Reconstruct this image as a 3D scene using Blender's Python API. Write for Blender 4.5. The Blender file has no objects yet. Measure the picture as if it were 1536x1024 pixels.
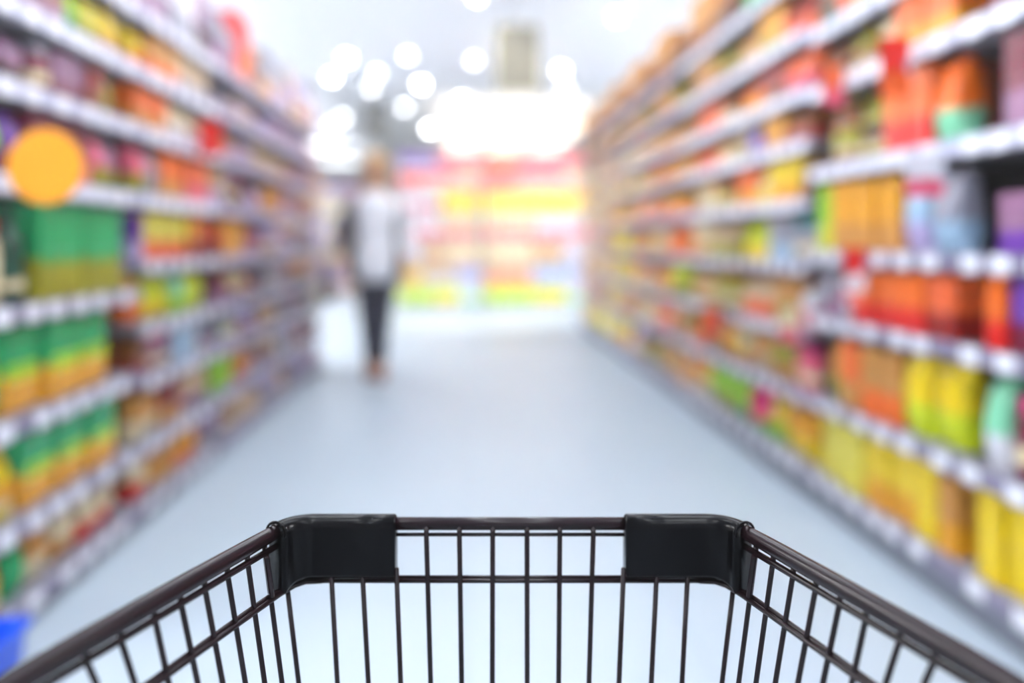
import bpy, bmesh, math, random
from mathutils import Vector, Matrix
random.seed(7)
PI = math.pi
S = bpy.context.scene
COL = S.collection

# ------------------------------------------------------------------ camera numbers
FPX = 1200.0                      # focal length in pixels of the 1536 px wide frame
H = 1.05                          # camera height
YAW = math.atan(68 / FPX)         # camera turned a little to the right of the aisle
HORIZON = 362.0
cs, sn = math.cos(YAW), math.sin(YAW)

def at(px, py, D):
    """world point seen at pixel (px,py) at depth D along the view direction"""
    u = (px - 768) * D / FPX
    z = H + (HORIZON - py) * D / FPX
    return Vector((u * cs + D * sn, -u * sn + D * cs, z))

# ------------------------------------------------------------------ colours and materials
RGB = dict(
    green=(0, 160, 92), light_green=(150, 205, 50), olive=(150, 145, 25), yellow=(238, 205, 15), pale_yellow=(228, 215, 105),
    gold=(228, 160, 35), orange=(236, 108, 22), red=(214, 38, 32), dark_red=(140, 34, 30), maroon=(112, 34, 55),
    pink=(228, 120, 140), magenta=(200, 60, 120), purple=(112, 72, 155), mauve=(150, 112, 140), grey=(150, 150, 162),
    pale_blue=(165, 192, 215), blue=(20, 85, 220), tan=(200, 148, 92), cream=(234, 218, 182), brown=(128, 76, 40),
    dark_brown=(74, 46, 32), dark_green=(22, 70, 52), white=(232, 232, 238), mint=(150, 218, 180), black=(24, 22, 26),
    salmon=(228, 122, 92), beige=(206, 180, 148), lilac=(190, 178, 215), lime=(205, 220, 20), teal=(60, 140, 140))

def lin(c):
    return tuple(((v / 255) / 12.92 if v / 255 <= 0.04045 else ((v / 255 + 0.055) / 1.055) ** 2.4) for v in c) + (1.0,)

MATS = {}
def new_mat(name):
    m = bpy.data.materials.new(name); m.use_nodes = True
    nt = m.node_tree
    return m, nt, nt.nodes['Principled BSDF']

def plain(name, rgb, rough=0.5, metal=0.0, noise=0.06, coat=0.0, scale=30.0, spec=0.5):
    if name in MATS: return MATS[name]
    m, nt, b = new_mat(name)
    n = nt.nodes.new('ShaderNodeTexNoise'); n.inputs['Scale'].default_value = scale
    tc = nt.nodes.new('ShaderNodeTexCoord'); nt.links.new(tc.outputs['Object'], n.inputs['Vector'])
    mix = nt.nodes.new('ShaderNodeMixRGB')
    c = lin(rgb)
    mix.inputs[1].default_value = tuple(v * (1 - noise) for v in c[:3]) + (1,)
    mix.inputs[2].default_value = tuple(min(1, v * (1 + noise)) for v in c[:3]) + (1,)
    nt.links.new(n.outputs['Fac'], mix.inputs[0]); nt.links.new(mix.outputs[0], b.inputs['Base Color'])
    b.inputs['Roughness'].default_value = rough; b.inputs['Metallic'].default_value = metal
    b.inputs['Coat Weight'].default_value = coat
    b.inputs['Specular IOR Level'].default_value = spec
    MATS[name] = m
    return m

def emit(name, rgb, strength):
    if name in MATS: return MATS[name]
    m, nt, b = new_mat(name)
    b.inputs['Base Color'].default_value = (0.8, 0.8, 0.8, 1)
    b.inputs['Emission Color'].default_value = lin(rgb)
    b.inputs['Emission Strength'].default_value = strength
    MATS[name] = m
    return m

def pack(c1, c2, split=0.45, gloss=0.35):
    """printed pack: c1 on the upper part, c2 on the lower part, with a soft printed edge and a lighter panel"""
    key = 'print_%s_%s_%d_%d' % (c1, c2, split * 100, gloss * 100)
    if key in MATS: return MATS[key]
    m, nt, b = new_mat(key)
    N, L = nt.nodes, nt.links
    tc = N.new('ShaderNodeTexCoord')
    sep = N.new('ShaderNodeSeparateXYZ'); L.new(tc.outputs['Generated'], sep.inputs[0])
    nz = N.new('ShaderNodeTexNoise'); nz.inputs['Scale'].default_value = 3.0; L.new(tc.outputs['Generated'], nz.inputs['Vector'])
    ma = N.new('ShaderNodeMath'); ma.operation = 'MULTIPLY_ADD'; ma.inputs[1].default_value = 0.3
    L.new(nz.outputs['Fac'], ma.inputs[0]); L.new(sep.outputs['Z'], ma.inputs[2])
    mr = N.new('ShaderNodeMapRange'); mr.inputs['From Min'].default_value = split + 0.12; mr.inputs['From Max'].default_value = split + 0.18
    L.new(ma.outputs[0], mr.inputs['Value'])
    mix = N.new('ShaderNodeMixRGB'); mix.inputs[1].default_value = lin(RGB[c2]); mix.inputs[2].default_value = lin(RGB[c1])
    L.new(mr.outputs[0], mix.inputs[0])
    v = N.new('ShaderNodeTexVoronoi'); v.inputs['Scale'].default_value = 4.0; L.new(tc.outputs['Generated'], v.inputs['Vector'])
    hs = N.new('ShaderNodeHueSaturation'); hs.inputs['Saturation'].default_value = 1.13
    mv = N.new('ShaderNodeMapRange'); mv.inputs['To Min'].default_value = 0.75; mv.inputs['To Max'].default_value = 1.1
    L.new(v.outputs['Distance'], mv.inputs['Value']); L.new(mv.outputs[0], hs.inputs['Value']); L.new(mix.outputs[0], hs.inputs['Color'])
    L.new(hs.outputs[0], b.inputs['Base Color'])
    b.inputs['Roughness'].default_value = gloss
    MATS[key] = m
    return m

# ------------------------------------------------------------------ mesh helpers
def obj(name, bm, mat, parent=None, smooth=False, loc=None):
    me = bpy.data.meshes.new(name)
    bm.to_mesh(me); bm.free()
    if mat is not None: me.materials.append(mat)
    if smooth:
        for p in me.polygons: p.use_smooth = True
    o = bpy.data.objects.new(name, me); COL.objects.link(o)
    if parent is not None: o.parent = parent
    if loc is not None: o.location = loc
    return o

def tag(o, label=None, cat=None, group=None, kind=None):
    if label: o['label'] = label
    if cat: o['category'] = cat
    if group: o['group'] = group
    if kind: o['kind'] = kind
    return o

def empty(name, loc=(0, 0, 0), rz=0.0):
    o = bpy.data.objects.new(name, None); COL.objects.link(o)
    o.empty_display_size = 0.1
    o.location = loc; o.rotation_euler = (0, 0, rz)
    return o

def copy_tree(o, parent=None):
    c = o.copy(); COL.objects.link(c)
    if parent is not None: c.parent = parent
    for ch in list(o.children): copy_tree(ch, c)
    return c

def box(bm, x0, x1, y0, y1, z0, z1, bevel=0.0, seg=2):
    r = bmesh.ops.create_cube(bm, size=1.0)
    vs = r['verts']
    for v in vs:
        v.co = Vector(((x0 + x1) / 2 + v.co.x * (x1 - x0), (y0 + y1) / 2 + v.co.y * (y1 - y0), (z0 + z1) / 2 + v.co.z * (z1 - z0)))
    if bevel > 0:
        es = list({e for v in vs for e in v.link_edges})
        bmesh.ops.bevel(bm, geom=es, offset=bevel, segments=seg, affect='EDGES', profile=0.5)
    return bm

def bx(*a, **k):
    return box(bmesh.new(), *a, **k)

def tube(bm, pts, r, n=10, caps=True):
    """sweep a circle (radius r or list of radii) along a polyline"""
    pts = [Vector(p) for p in pts]
    rs = r if isinstance(r, (list, tuple)) else [r] * len(pts)
    rings = []
    t0 = (pts[1] - pts[0]).normalized()
    up = Vector((0, 0, 1)) if abs(t0.z) < 0.9 else Vector((1, 0, 0))
    nrm = (up - t0 * up.dot(t0)).normalized()
    for i, p in enumerate(pts):
        if i == 0: t = t0
        elif i == len(pts) - 1: t = (pts[i] - pts[i - 1]).normalized()
        else: t = ((pts[i] - pts[i - 1]).normalized() + (pts[i + 1] - pts[i]).normalized()).normalized()
        nrm = (nrm - t * nrm.dot(t)).normalized()
        bn = t.cross(nrm)
        rings.append([bm.verts.new(p + (nrm * math.cos(2 * PI * k / n) + bn * math.sin(2 * PI * k / n)) * rs[i]) for k in range(n)])
    for a, b in zip(rings, rings[1:]):
        for k in range(n):
            bm.faces.new((a[k], a[(k + 1) % n], b[(k + 1) % n], b[k]))
    if caps:
        bm.faces.new(list(reversed(rings[0]))); bm.faces.new(rings[-1])
    return bm

def lathe(bm, prof, n=18, cx=0.0, cy=0.0):
    """prof: list of (r, z) bottom to top"""
    rings = []
    for r, z in prof:
        rings.append([bm.verts.new((cx + r * math.cos(2 * PI * k / n), cy + r * math.sin(2 * PI * k / n), z)) for k in range(n)])
    for a, b in zip(rings, rings[1:]):
        for k in range(n):
            bm.faces.new((a[k], a[(k + 1) % n], b[(k + 1) % n], b[k]))
    bm.faces.new(list(reversed(rings[0]))); bm.faces.new(rings[-1])
    return bm

def loft(bm, rings, closed=True, caps=True):
    R = [[bm.verts.new(p) for p in ring] for ring in rings]
    n = len(R[0])
    for a, b in zip(R, R[1:]):
        for k in range(n if closed else n - 1):
            bm.faces.new((a[k], a[(k + 1) % n], b[(k + 1) % n], b[k]))
    if caps and closed:
        bm.faces.new(list(reversed(R[0]))); bm.faces.new(R[-1])
    return bm

def ell(cx, cy, z, rx, ry, n=24, a0=0.0, a1=2 * PI, closed=True):
    m = n if closed else n - 1
    return [(cx + rx * math.cos(a0 + (a1 - a0) * k / m), cy + ry * math.sin(a0 + (a1 - a0) * k / m), z) for k in range(n)]

def skin_mesh(name, joints, edges, mat, parent=None, sub=2, root=0, branch=True):
    """joints: list of (x,y,z,r) ; grows a skinned surface and bakes it into one mesh object"""
    me = bpy.data.meshes.new(name + '_skeleton')
    me.from_pydata([j[:3] for j in joints], edges, [])
    o = bpy.data.objects.new(name + '_skeleton', me); COL.objects.link(o)
    sk = o.modifiers.new('skin', 'SKIN'); sk.use_smooth_shade = True
    for i, j in enumerate(joints):
        rr = j[3] if isinstance(j[3], (tuple, list)) else (j[3], j[3])
        me.skin_vertices[0].data[i].radius = rr
        me.skin_vertices[0].data[i].use_root = (i == root)
    ss = o.modifiers.new('sub', 'SUBSURF'); ss.levels = sub; ss.render_levels = sub
    dg = bpy.context.evaluated_depsgraph_get(); dg.update()
    m2 = bpy.data.meshes.new_from_object(o.evaluated_get(dg))
    bpy.data.objects.remove(o); 
    m2.name = name
    m2.materials.clear(); m2.materials.append(mat)
    for p in m2.polygons: p.use_smooth = True
    r = bpy.data.objects.new(name, m2); COL.objects.link(r)
    if parent is not None: r.parent = parent
    return r

# ------------------------------------------------------------------ the room
def floor_mat():
    m, nt, b = new_mat('polished_floor_tiles')
    N, L = nt.nodes, nt.links
    tc = N.new('ShaderNodeTexCoord')
    br = N.new('ShaderNodeTexBrick'); br.inputs['Scale'].default_value = 1.0
    br.offset = 0.0; br.inputs['Brick Width'].default_value = 0.6; br.inputs['Row Height'].default_value = 0.6
    br.inputs['Mortar Size'].default_value = 0.0025
    br.inputs['Color1'].default_value = lin((176, 189, 200)); br.inputs['Color2'].default_value = lin((180, 193, 203))
    br.inputs['Mortar'].default_value = lin((156, 170, 185))
    L.new(tc.outputs['Object'], br.inputs['Vector'])
    L.new(br.outputs['Color'], b.inputs['Base Color'])
    nz = N.new('ShaderNodeTexNoise'); nz.inputs['Scale'].default_value = 2.5; L.new(tc.outputs['Object'], nz.inputs['Vector'])
    mr = N.new('ShaderNodeMapRange'); mr.inputs['To Min'].default_value = 0.36; mr.inputs['To Max'].default_value = 0.42
    L.new(nz.outputs['Fac'], mr.inputs['Value']); L.new(mr.outputs[0], b.inputs['Roughness'])
    return m

CEIL = 3.8
HAZE = 0.021
RX0, RX1, RY0, RY1 = -7.0, 7.0, -4.0, 27.0
white_paint = plain('white_wall_paint', (232, 233, 238), 0.7, noise=0.02, scale=4)
ceil_paint = plain('white_ceiling_paint', (240, 241, 246), 0.8, noise=0.02, scale=4)
tag(obj('floor', bx(RX0, RX1, RY0, RY1, -0.1, 0.0), floor_mat()), kind='structure')
tag(obj('ceiling', bx(RX0, RX1, RY0, RY1, CEIL, CEIL + 0.1), ceil_paint), kind='structure')
tag(obj('wall_back', bx(RX0, RX1, RY1, RY1 + 0.1, 0, CEIL), white_paint), kind='structure')
tag(obj('wall_front', bx(RX0, RX1, RY0 - 0.1, RY0, 0, CEIL), white_paint), kind='structure')
tag(obj('wall_left', bx(RX0 - 0.1, RX0, RY0, RY1, 0, CEIL), white_paint), kind='structure')
tag(obj('wall_right', bx(RX1, RX1 + 0.1, RY0, RY1, 0, CEIL), white_paint), kind='structure')

# ------------------------------------------------------------------ shelving units
m_board = plain('shelf_board_grey', (150, 150, 160), 0.45)
m_back = plain('shelf_back_panel', (92, 84, 88), 0.6)
m_post = plain('shelf_post_dark', (70, 64, 74), 0.5)
m_kick = plain('kick_plate_grey', (120, 124, 136), 0.4)
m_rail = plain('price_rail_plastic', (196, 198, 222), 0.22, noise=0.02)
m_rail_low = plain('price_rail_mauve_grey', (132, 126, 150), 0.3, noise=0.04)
m_tag_far = plain('price_tag_far_washed', (186, 182, 206), 0.4, noise=0.03)  # white tags of the far bays, toned down to imitate the wash there
m_tag = plain('price_tag_paper', (244, 245, 252), 0.3, noise=0.01)
DEPTH = 0.42

def shelf_unit(loc, rz, width, zs, top, label, group, tags=True, full=1.0, tagw=0.075, step=0.125, cat='shelving', far=False, m_back=m_back, m_post=m_post):
    """local x points out of the shelf (front at x = 0), local y runs along it"""
    u = tag(empty('shelf_unit', loc, rz), label, cat, group)
    hw = width / 2
    obj('back_panel', bx(-DEPTH - 0.02, -DEPTH, -hw + 0.02, hw - 0.02, 0.02, top), m_back, u)
    for s in (-1, 1):
        y = s * (hw - 0.012)
        obj('post', bx(-DEPTH - 0.02, -DEPTH + 0.035, y - 0.011, y + 0.011, 0.0, top, bevel=0.003), m_post, u)
    obj('kick_plate', bx(-0.05, -0.035, -hw + 0.002, hw - 0.002, 0.0, zs[0] - 0.03), m_kick, u)
    for i, z in enumerate(zs):
        sh = obj('shelf', bx(-DEPTH, -0.006, -hw + 0.025 if i else -hw + 0.002, hw - 0.025 if i else hw - 0.002, z - 0.02, z + 0.012, bevel=0.003), m_board, u)
        bm = bx(-0.006, 0.004, -hw + 0.004, hw - 0.004, z - 0.03, z + 0.018, bevel=0.002)
        box(bm, 0.004, 0.007, -hw + 0.004, hw - 0.004, z + 0.0145, z + 0.018)
        box(bm, 0.004, 0.007, -hw + 0.004, hw - 0.004, z - 0.03, z - 0.0265)
        obj('price_rail', bm, m_rail if z > 1.1 and not far else m_rail_low, sh)  # far bays take the mauve rail throughout, imitating their washed-out look
        if tags:
            y = -hw + 0.07 + random.uniform(0, 0.03)
            tmesh = None
            while y < hw - 0.05:
                w = tagw
                if tmesh is None:
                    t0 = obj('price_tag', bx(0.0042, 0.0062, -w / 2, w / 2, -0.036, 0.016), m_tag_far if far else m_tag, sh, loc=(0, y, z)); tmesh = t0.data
                else:
                    t = t0.copy(); COL.objects.link(t); t.parent = sh; t.location = (0, y, z)
                y += (step if z > 1.1 else step * 1.15) * random.choice((0.85, 1.0, 1.0, 1.3))
    return u

# ------------------------------------------------------------------ products (front towards +x, width along y, origin at the base)
def p_carton(w, h, d, c1, c2, near):
    o = obj('carton', bx(-d, 0, -w / 2, w / 2, 0, h, bevel=0.003), pack(c1, c2, 0.4, 0.4))
    if near:
        f = obj('front_panel', bx(0.0, 0.0015, -w * 0.32, w * 0.32, h * 0.5, h * 0.85), pack(c1, 'white' if c1 != 'white' else 'red', 0.0, 0.4), o)
        obj('flap', bx(-d * 0.52, -d * 0.48, -w * 0.46, w * 0.46, h - 0.001, h + 0.0015), pack(c2, c2, 0.4, 0.4), o)
    return o

def p_pouch(w, h, d, c1, c2, near):
    bm = bmesh.new(); n = 20; rings = []
    for t in (0, 0.04, 0.1, 0.25, 0.5, 0.75, 0.9, 0.96):
        z = h * 0.94 * t / 0.96
        k = (math.sin(PI * (0.14 + 0.8 * t)) ** 0.6)
        ring = []
        for i in range(n):
            a = 2 * PI * i / n
            ca, sa = math.cos(a), math.sin(a)
            e = 0.55
            x = -d / 2 + d / 2 * k * math.copysign(abs(ca) ** e, ca)
            y = w / 2 * (0.9 + 0.1 * (1 - k)) * math.copysign(abs(sa) ** e, sa)
            ring.append((x, y, z))
        rings.append(ring)
    loft(bm, rings)
    o = obj('pouch', bm, pack(c1, c2, 0.42, 0.25), smooth=True)
    if near:
        bm = bx(-d / 2 - 0.004, -d / 2 + 0.004, -w * 0.49, w * 0.49, h * 0.93, h, bevel=0.002)
        obj('seal', bm, pack(c1, c1, 0.42, 0.25), o)
    return o

def p_bottle(w, h, d, c1, c2, near):
    r = min(w, d * 1.2) / 2 * 0.94
    bm = lathe(bmesh.new(), [(r * 0.85, 0), (r, h * 0.03), (r, h * 0.55), (r * 0.93, h * 0.64), (r * 0.6, h * 0.75), (r * 0.38, h * 0.82), (r * 0.38, h * 0.9)], 20, -r)
    o = obj('bottle', bm, pack(c2, c2, 0.4, 0.15), smooth=True)
    obj('cap', lathe(bmesh.new(), [(r * 0.44, h * 0.9), (r * 0.46, h * 0.91), (r * 0.46, h * 0.985), (r * 0.4, h)], 16, -r), pack(c1, c1, 0.4, 0.3), o)
    if near:
        obj('paper_label', lathe(bmesh.new(), [(r * 1.0, h * 0.15), (r * 1.015, h * 0.151), (r * 1.015, h * 0.5), (r * 1.0, h * 0.501)], 20, -r), pack(c1, 'cream', 0.3, 0.4), o)
    return o

def p_jar(w, h, d, c1, c2, near):
    r = min(w, d * 1.3) / 2 * 0.96
    bm = lathe(bmesh.new(), [(r * 0.88, 0), (r * 0.98, h * 0.04), (r, h * 0.1), (r, h * 0.68), (r * 0.95, h * 0.75), (r * 0.78, h * 0.8)], 20, -r)
    o = obj('jar', bm, pack(c2, c2, 0.4, 0.12), smooth=True)
    obj('lid', lathe(bmesh.new(), [(r * 0.84, h * 0.8), (r * 0.87, h * 0.81), (r * 0.87, h * 0.97), (r * 0.82, h)], 20, -r), pack(c1, c1, 0.4, 0.3), o)
    if near:
        obj('paper_label', lathe(bmesh.new(), [(r * 1.0, h * 0.2), (r * 1.015, h * 0.201), (r * 1.015, h * 0.6), (r * 1.0, h * 0.601)], 20, -r), pack(c2, 'cream', 0.5, 0.4), o)
    return o

def p_can(w, h, d, c1, c2, near):
    r = min(w, d * 1.3) / 2 * 0.97
    bm = lathe(bmesh.new(), [(r * 0.93, 0), (r, h * 0.02), (r * 0.97, h * 0.05), (r * 0.97, h * 0.94), (r, h * 0.97), (r * 0.95, h), (r * 0.9, h * 0.985)], 20, -r)
    o = obj('can', bm, pack(c1, c2, 0.4, 0.3), smooth=True)
    return o

def p_tray(w, h, d, c1, c2, near):
    w *= 0.97
    o = obj('multipack', bx(-d, 0, -w / 2, w / 2, 0, h, bevel=0.012), pack(c1, c2, 0.42, 0.18))
    if near:
        obj('printed_band', bx(0, 0.0015, -w / 2 + .012, w / 2 - .012, h * 0.34, h * 0.56), pack('light_green', 'yellow', 0.35, 0.3), o)
    return o

def p_bag(w, h, d, c1, c2, near):
    bm = loft(bmesh.new(), [[(-d, -w / 2, 0), (0, -w / 2, 0), (0, w / 2, 0), (-d, w / 2, 0)], [(-d * .98, -w * .48, h * .62), (-d * .02, -w * .48, h * .62), (-d * .02, w * .48, h * .62), (-d * .98, w * .48, h * .62)],
                            [(-d * .62, -w * .47, h * .88), (-d * .4, -w * .47, h * .88), (-d * .4, w * .47, h * .88), (-d * .62, w * .47, h * .88)], [(-d * .54, -w * .46, h * .98), (-d * .48, -w * .46, h * .98), (-d * .48, w * .46, h * .98), (-d * .54, w * .46, h * .98)]])
    bmesh.ops.bevel(bm, geom=list(bm.edges), offset=.003, segments=1, affect='EDGES')
    o = obj('bag', bm, pack(c1, c2, 0.4, 0.5))
    obj('folded_top', bx(-d * .6, -d * .42, -w * .46, w * .46, h * .95, h, bevel=.002), pack(c2, c2, 0.4, 0.5), o)
    return o

KIND = dict(g=(p_bag, 'bag'), b=(p_carton, 'carton'), p=(p_pouch, 'pouch'), o=(p_bottle, 'bottle'), j=(p_jar, 'jar'), c=(p_can, 'can'), m=(p_tray, 'multipack'))
ORD = ['first', 'second', 'third', 'fourth', 'fifth', 'sixth', 'seventh', 'eighth', 'ninth', 'tenth', 'eleventh', 'twelfth',
       'thirteenth', 'fourteenth', 'fifteenth', 'sixteenth', 'seventeenth', 'eighteenth', 'nineteenth', 'twentieth']

def words(c1, c2):
    a, b = c1.replace('_', ' '), c2.replace('_', ' ')
    return a if c1 == c2 else a + ' and ' + b

def stock(side, X0, Y0, Y1, z, gap, spec, where, group, near, fit=False):
    """fill one shelf from its near end: spec is a list of (kind, width, height, c1, c2, count)"""
    y = Y0 + 0.035
    if fit:                                             # spread the packs over the whole shelf
        tot = sum((p[1] + .004) * p[5] + .006 for p in spec)
        k = (Y1 - Y0 - .075) / tot
        spec = [(p[0], p[1] * k) + p[2:] for p in spec]
    n = 0
    i = 0
    while i < len(spec):
        kind, w, hh, c1, c2, cnt = spec[i]; i += 1
        if kind == 'b' and Y0 > 3.1 and i % 2: kind = 'g'
        h = min(hh, 1.0) * (gap - 0.05)
        d = {'b': 0.22, 'p': 0.12, 'o': w, 'j': w, 'c': w, 'm': 0.26, 'g': 0.14}[kind]
        proto = None
        for _ in range(cnt):
            if y + w > Y1 - 0.03: return n
            o = KIND[kind][0](w * 0.96, h, d, c1, c2, near) if proto is None else copy_tree(proto)
            if proto is None: proto = o
            yc = y + w / 2
            back = 0.022 + random.uniform(0, 0.02)
            zz = z + 0.0125
            if side == 'left': o.location = (X0 - back, yc, zz); o.rotation_euler = (0, 0, random.uniform(-0.012, 0.012))
            elif side == 'right': o.location = (X0 + back, yc, zz); o.rotation_euler = (0, 0, PI + random.uniform(-0.012, 0.012))
            else: o.location = (yc, X0 + back, zz); o.rotation_euler = (0, 0, -PI / 2)
            tag(o, '%s %s, %s along, %s' % (words(c1, c2), KIND[kind][1], ORD[min(n, 19)], where), KIND[kind][1], group)
            n += 1
            y += w + 0.004
        y += 0.006
    return n

LEV = ['bottom shelf', 'second shelf up', 'third shelf up', 'fourth shelf up', 'fifth shelf up', 'sixth shelf up', 'seventh shelf up', 'eighth shelf up', 'ninth shelf up']
BAYN = ['nearest', 'second', 'third', 'fourth', 'fifth', 'sixth', 'seventh', 'eighth', 'ninth']

def fill(pal, kinds, wscale=1.0, n=14):
    out = []
    for _ in range(n):
        c1 = random.choice(pal); c2 = random.choice(pal + [c1, c1])
        k = random.choice(kinds)
        out.append((k, random.uniform(0.085, 0.14) * wscale, random.uniform(0.72, 0.98), c1, c2, random.choice((1, 2, 2, 3))))
    return out

def bays(side, X0, Ystart, width, zlist, tops, data, pals):
    rz = 0.0 if side == 'left' else PI
    for b in range(len(zlist)):
        zs, top = zlist[b], tops[b]
        Y0 = Ystart + b * width; Y1 = Y0 + width
        shelf_unit((X0, (Y0 + Y1) / 2, 0), rz, width, zs, top + 0.0, '%s bay of grey shelving along the %s side of the aisle' % (BAYN[b], side),
                   'shelving bays on the %s' % side, step=0.125 if b < 4 else 0.16, far=b >= (2 if side == 'left' else 4))
        near = Y0 < 4.2
        for l, z in enumerate(zs):
            gap = (zs[l + 1] - z) if l + 1 < len(zs) else (top - z + 0.05)
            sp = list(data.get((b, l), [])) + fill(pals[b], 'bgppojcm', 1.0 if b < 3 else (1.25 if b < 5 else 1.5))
            stock(side, X0, Y0, Y1, z, gap, sp, '%s, %s %s bay' % (LEV[l], BAYN[b], side), 'products on %s, %s %s bay' % (LEV[l], BAYN[b], side), near)

XL, XR = -1.19, 1.365
ZL = [0.07, 0.29, 0.565, 0.865, 1.21, 1.46, 1.675, 1.895]
ZL2 = [0.07, 0.29, 0.53, 0.73, 0.965, 1.21, 1.46, 1.675, 1.895]
left_data = {
    # nearest bay
    (0, 0): [('j', .1, .85, 'orange', 'gold', 1), ('p', .11, .9, 'green', 'green', 1), ('p', .14, .95, 'tan', 'cream', 1), ('p', .15, .95, 'cream', 'tan', 1), ('p', .13, .95, 'cream', 'red', 2), ('p', .14, .95, 'tan', 'red', 2)],
    (0, 1): [('o', .085, .98, 'light_green', 'green', 1), ('o', .085, .95, 'gold', 'yellow', 1), ('m', .19, .98, 'green', 'gold', 4)],
    (0, 2): [('p', .1, .9, 'light_green', 'green', 1), ('m', .2, .98, 'green', 'gold', 4)],
    (0, 3): [('j', .145, .8, 'red', 'cream', 1), ('o', .1, .9, 'dark_green', 'dark_green', 1), ('b', .275, .96, 'green', 'olive', 2), ('o', .05, .8, 'purple', 'black', 1)],
    (0, 4): [('p', .11, .9, 'light_green', 'purple', 1), ('p', .1, .95, 'purple', 'maroon', 1), ('b', .12, .98, 'maroon', 'pink', 3), ('p', .1, .9, 'pink', 'olive', 1), ('p', .1, .9, 'mauve', 'olive', 1), ('p', .12, .9, 'salmon', 'pink', 1)],
    (0, 5): [('p', .12, .85, 'mauve', 'dark_brown', 2), ('j', .1, .9, 'grey', 'maroon', 1), ('b', .1, .9, 'mauve', 'maroon', 2), ('b', .1, .9, 'dark_red', 'brown', 1), ('p', .1, .95, 'olive', 'olive', 1), ('p', .1, .95, 'cream', 'pale_yellow', 1)],
    (0, 6): [('b', .14, .8, 'dark_brown', 'mauve', 2), ('b', .14, .9, 'brown', 'mauve', 1), ('p', .11, .98, 'light_green', 'green', 1), ('p', .13, .98, 'pale_yellow', 'olive', 1), ('p', .13, .98, 'yellow', 'tan', 1)],
    (0, 7): [('b', .15, .5, 'tan', 'grey', 2), ('b', .15, .6, 'cream', 'mauve', 3), ('b', .12, .7, 'grey', 'mauve', 2)],
    # second bay
    (1, 0): [('p', .13, .95, 'cream', 'red', 1), ('p', .14, .9, 'tan', 'gold', 2), ('p', .13, .9, 'gold', 'orange', 2), ('p', .12, .9, 'mauve', 'grey', 3)],
    (1, 1): [('p', .13, .95, 'tan', 'cream', 2), ('b', .1, .9, 'dark_red', 'tan', 2), ('p', .12, .9, 'beige', 'mauve', 3)],
    (1, 2): [('b', .12, .95, 'brown', 'dark_red', 1), ('j', .11, .95, 'pink', 'mauve', 2), ('b', .16, .98, 'pale_blue', 'pale_blue', 2), ('j', .1, .9, 'teal', 'mauve', 1), ('j', .1, .9, 'lilac', 'lilac', 1)],
    (1, 3): [('p', .1, .95, 'gold', 'orange', 1), ('p', .14, .98, 'lime', 'yellow', 2), ('p', .12, .98, 'mint', 'light_green', 1), ('p', .14, .98, 'lime', 'lime', 2), ('j', .1, .95, 'red', 'maroon', 1)],
    (1, 4): [('b', .06, .9, 'purple', 'lilac', 1), ('b', .16, .97, 'pale_yellow', 'salmon', 3), ('b', .1, .97, 'gold', 'dark_red', 1), ('b', .12, .95, 'red', 'dark_red', 2)],
    (1, 5): [('p', .12, .95, 'pink', 'olive', 1), ('p', .1, .95, 'grey', 'grey', 1), ('b', .14, .95, 'orange', 'tan', 2), ('b', .14, .95, 'salmon', 'pink', 2)],
    (1, 6): [('b', .15, .98, 'orange', 'tan', 2), ('p', .14, .98, 'cream', 'white', 2), ('p', .12, .9, 'beige', 'mauve', 2)],
    (1, 7): [('p', .11, .95, 'yellow', 'orange', 1), ('b', .14, .95, 'tan', 'orange', 2), ('b', .14, .95, 'beige', 'grey', 3)],
    (1, 8): [('b', .16, .8, 'grey', 'mauve', 2), ('b', .16, .9, 'white', 'grey', 2), ('b', .14, .9, 'mauve', 'dark_brown', 2)],
    (2, 1): [('p', .15, .98, 'light_green', 'light_green', 2), ('p', .12, .9, 'tan', 'salmon', 3)],
    (2, 4): [('b', .12, .95, 'salmon', 'dark_red', 1), ('b', .16, .98, 'gold', 'gold', 2), ('b', .12, .95, 'dark_red', 'mauve', 3)],
    (2, 8): [('b', .15, .8, 'grey', 'mauve', 2), ('b', .15, .9, 'red', 'salmon', 2), ('b', .15, .9, 'tan', 'brown', 2)],
}
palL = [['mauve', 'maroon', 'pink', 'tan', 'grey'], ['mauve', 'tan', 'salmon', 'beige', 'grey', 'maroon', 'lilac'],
        ['mauve', 'mauve', 'beige', 'lilac', 'maroon', 'tan', 'grey'], ['mauve', 'mauve', 'beige', 'tan', 'lilac', 'grey'],  # far bays: pack colours muted to imitate the mauve haze
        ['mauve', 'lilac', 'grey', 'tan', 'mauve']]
bays('left', XL, 2.05, 0.95, [ZL, ZL2, ZL2, ZL2, ZL2], [2.2, 2.25, 2.3, 2.3, 2.3], left_data, palL)

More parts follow.
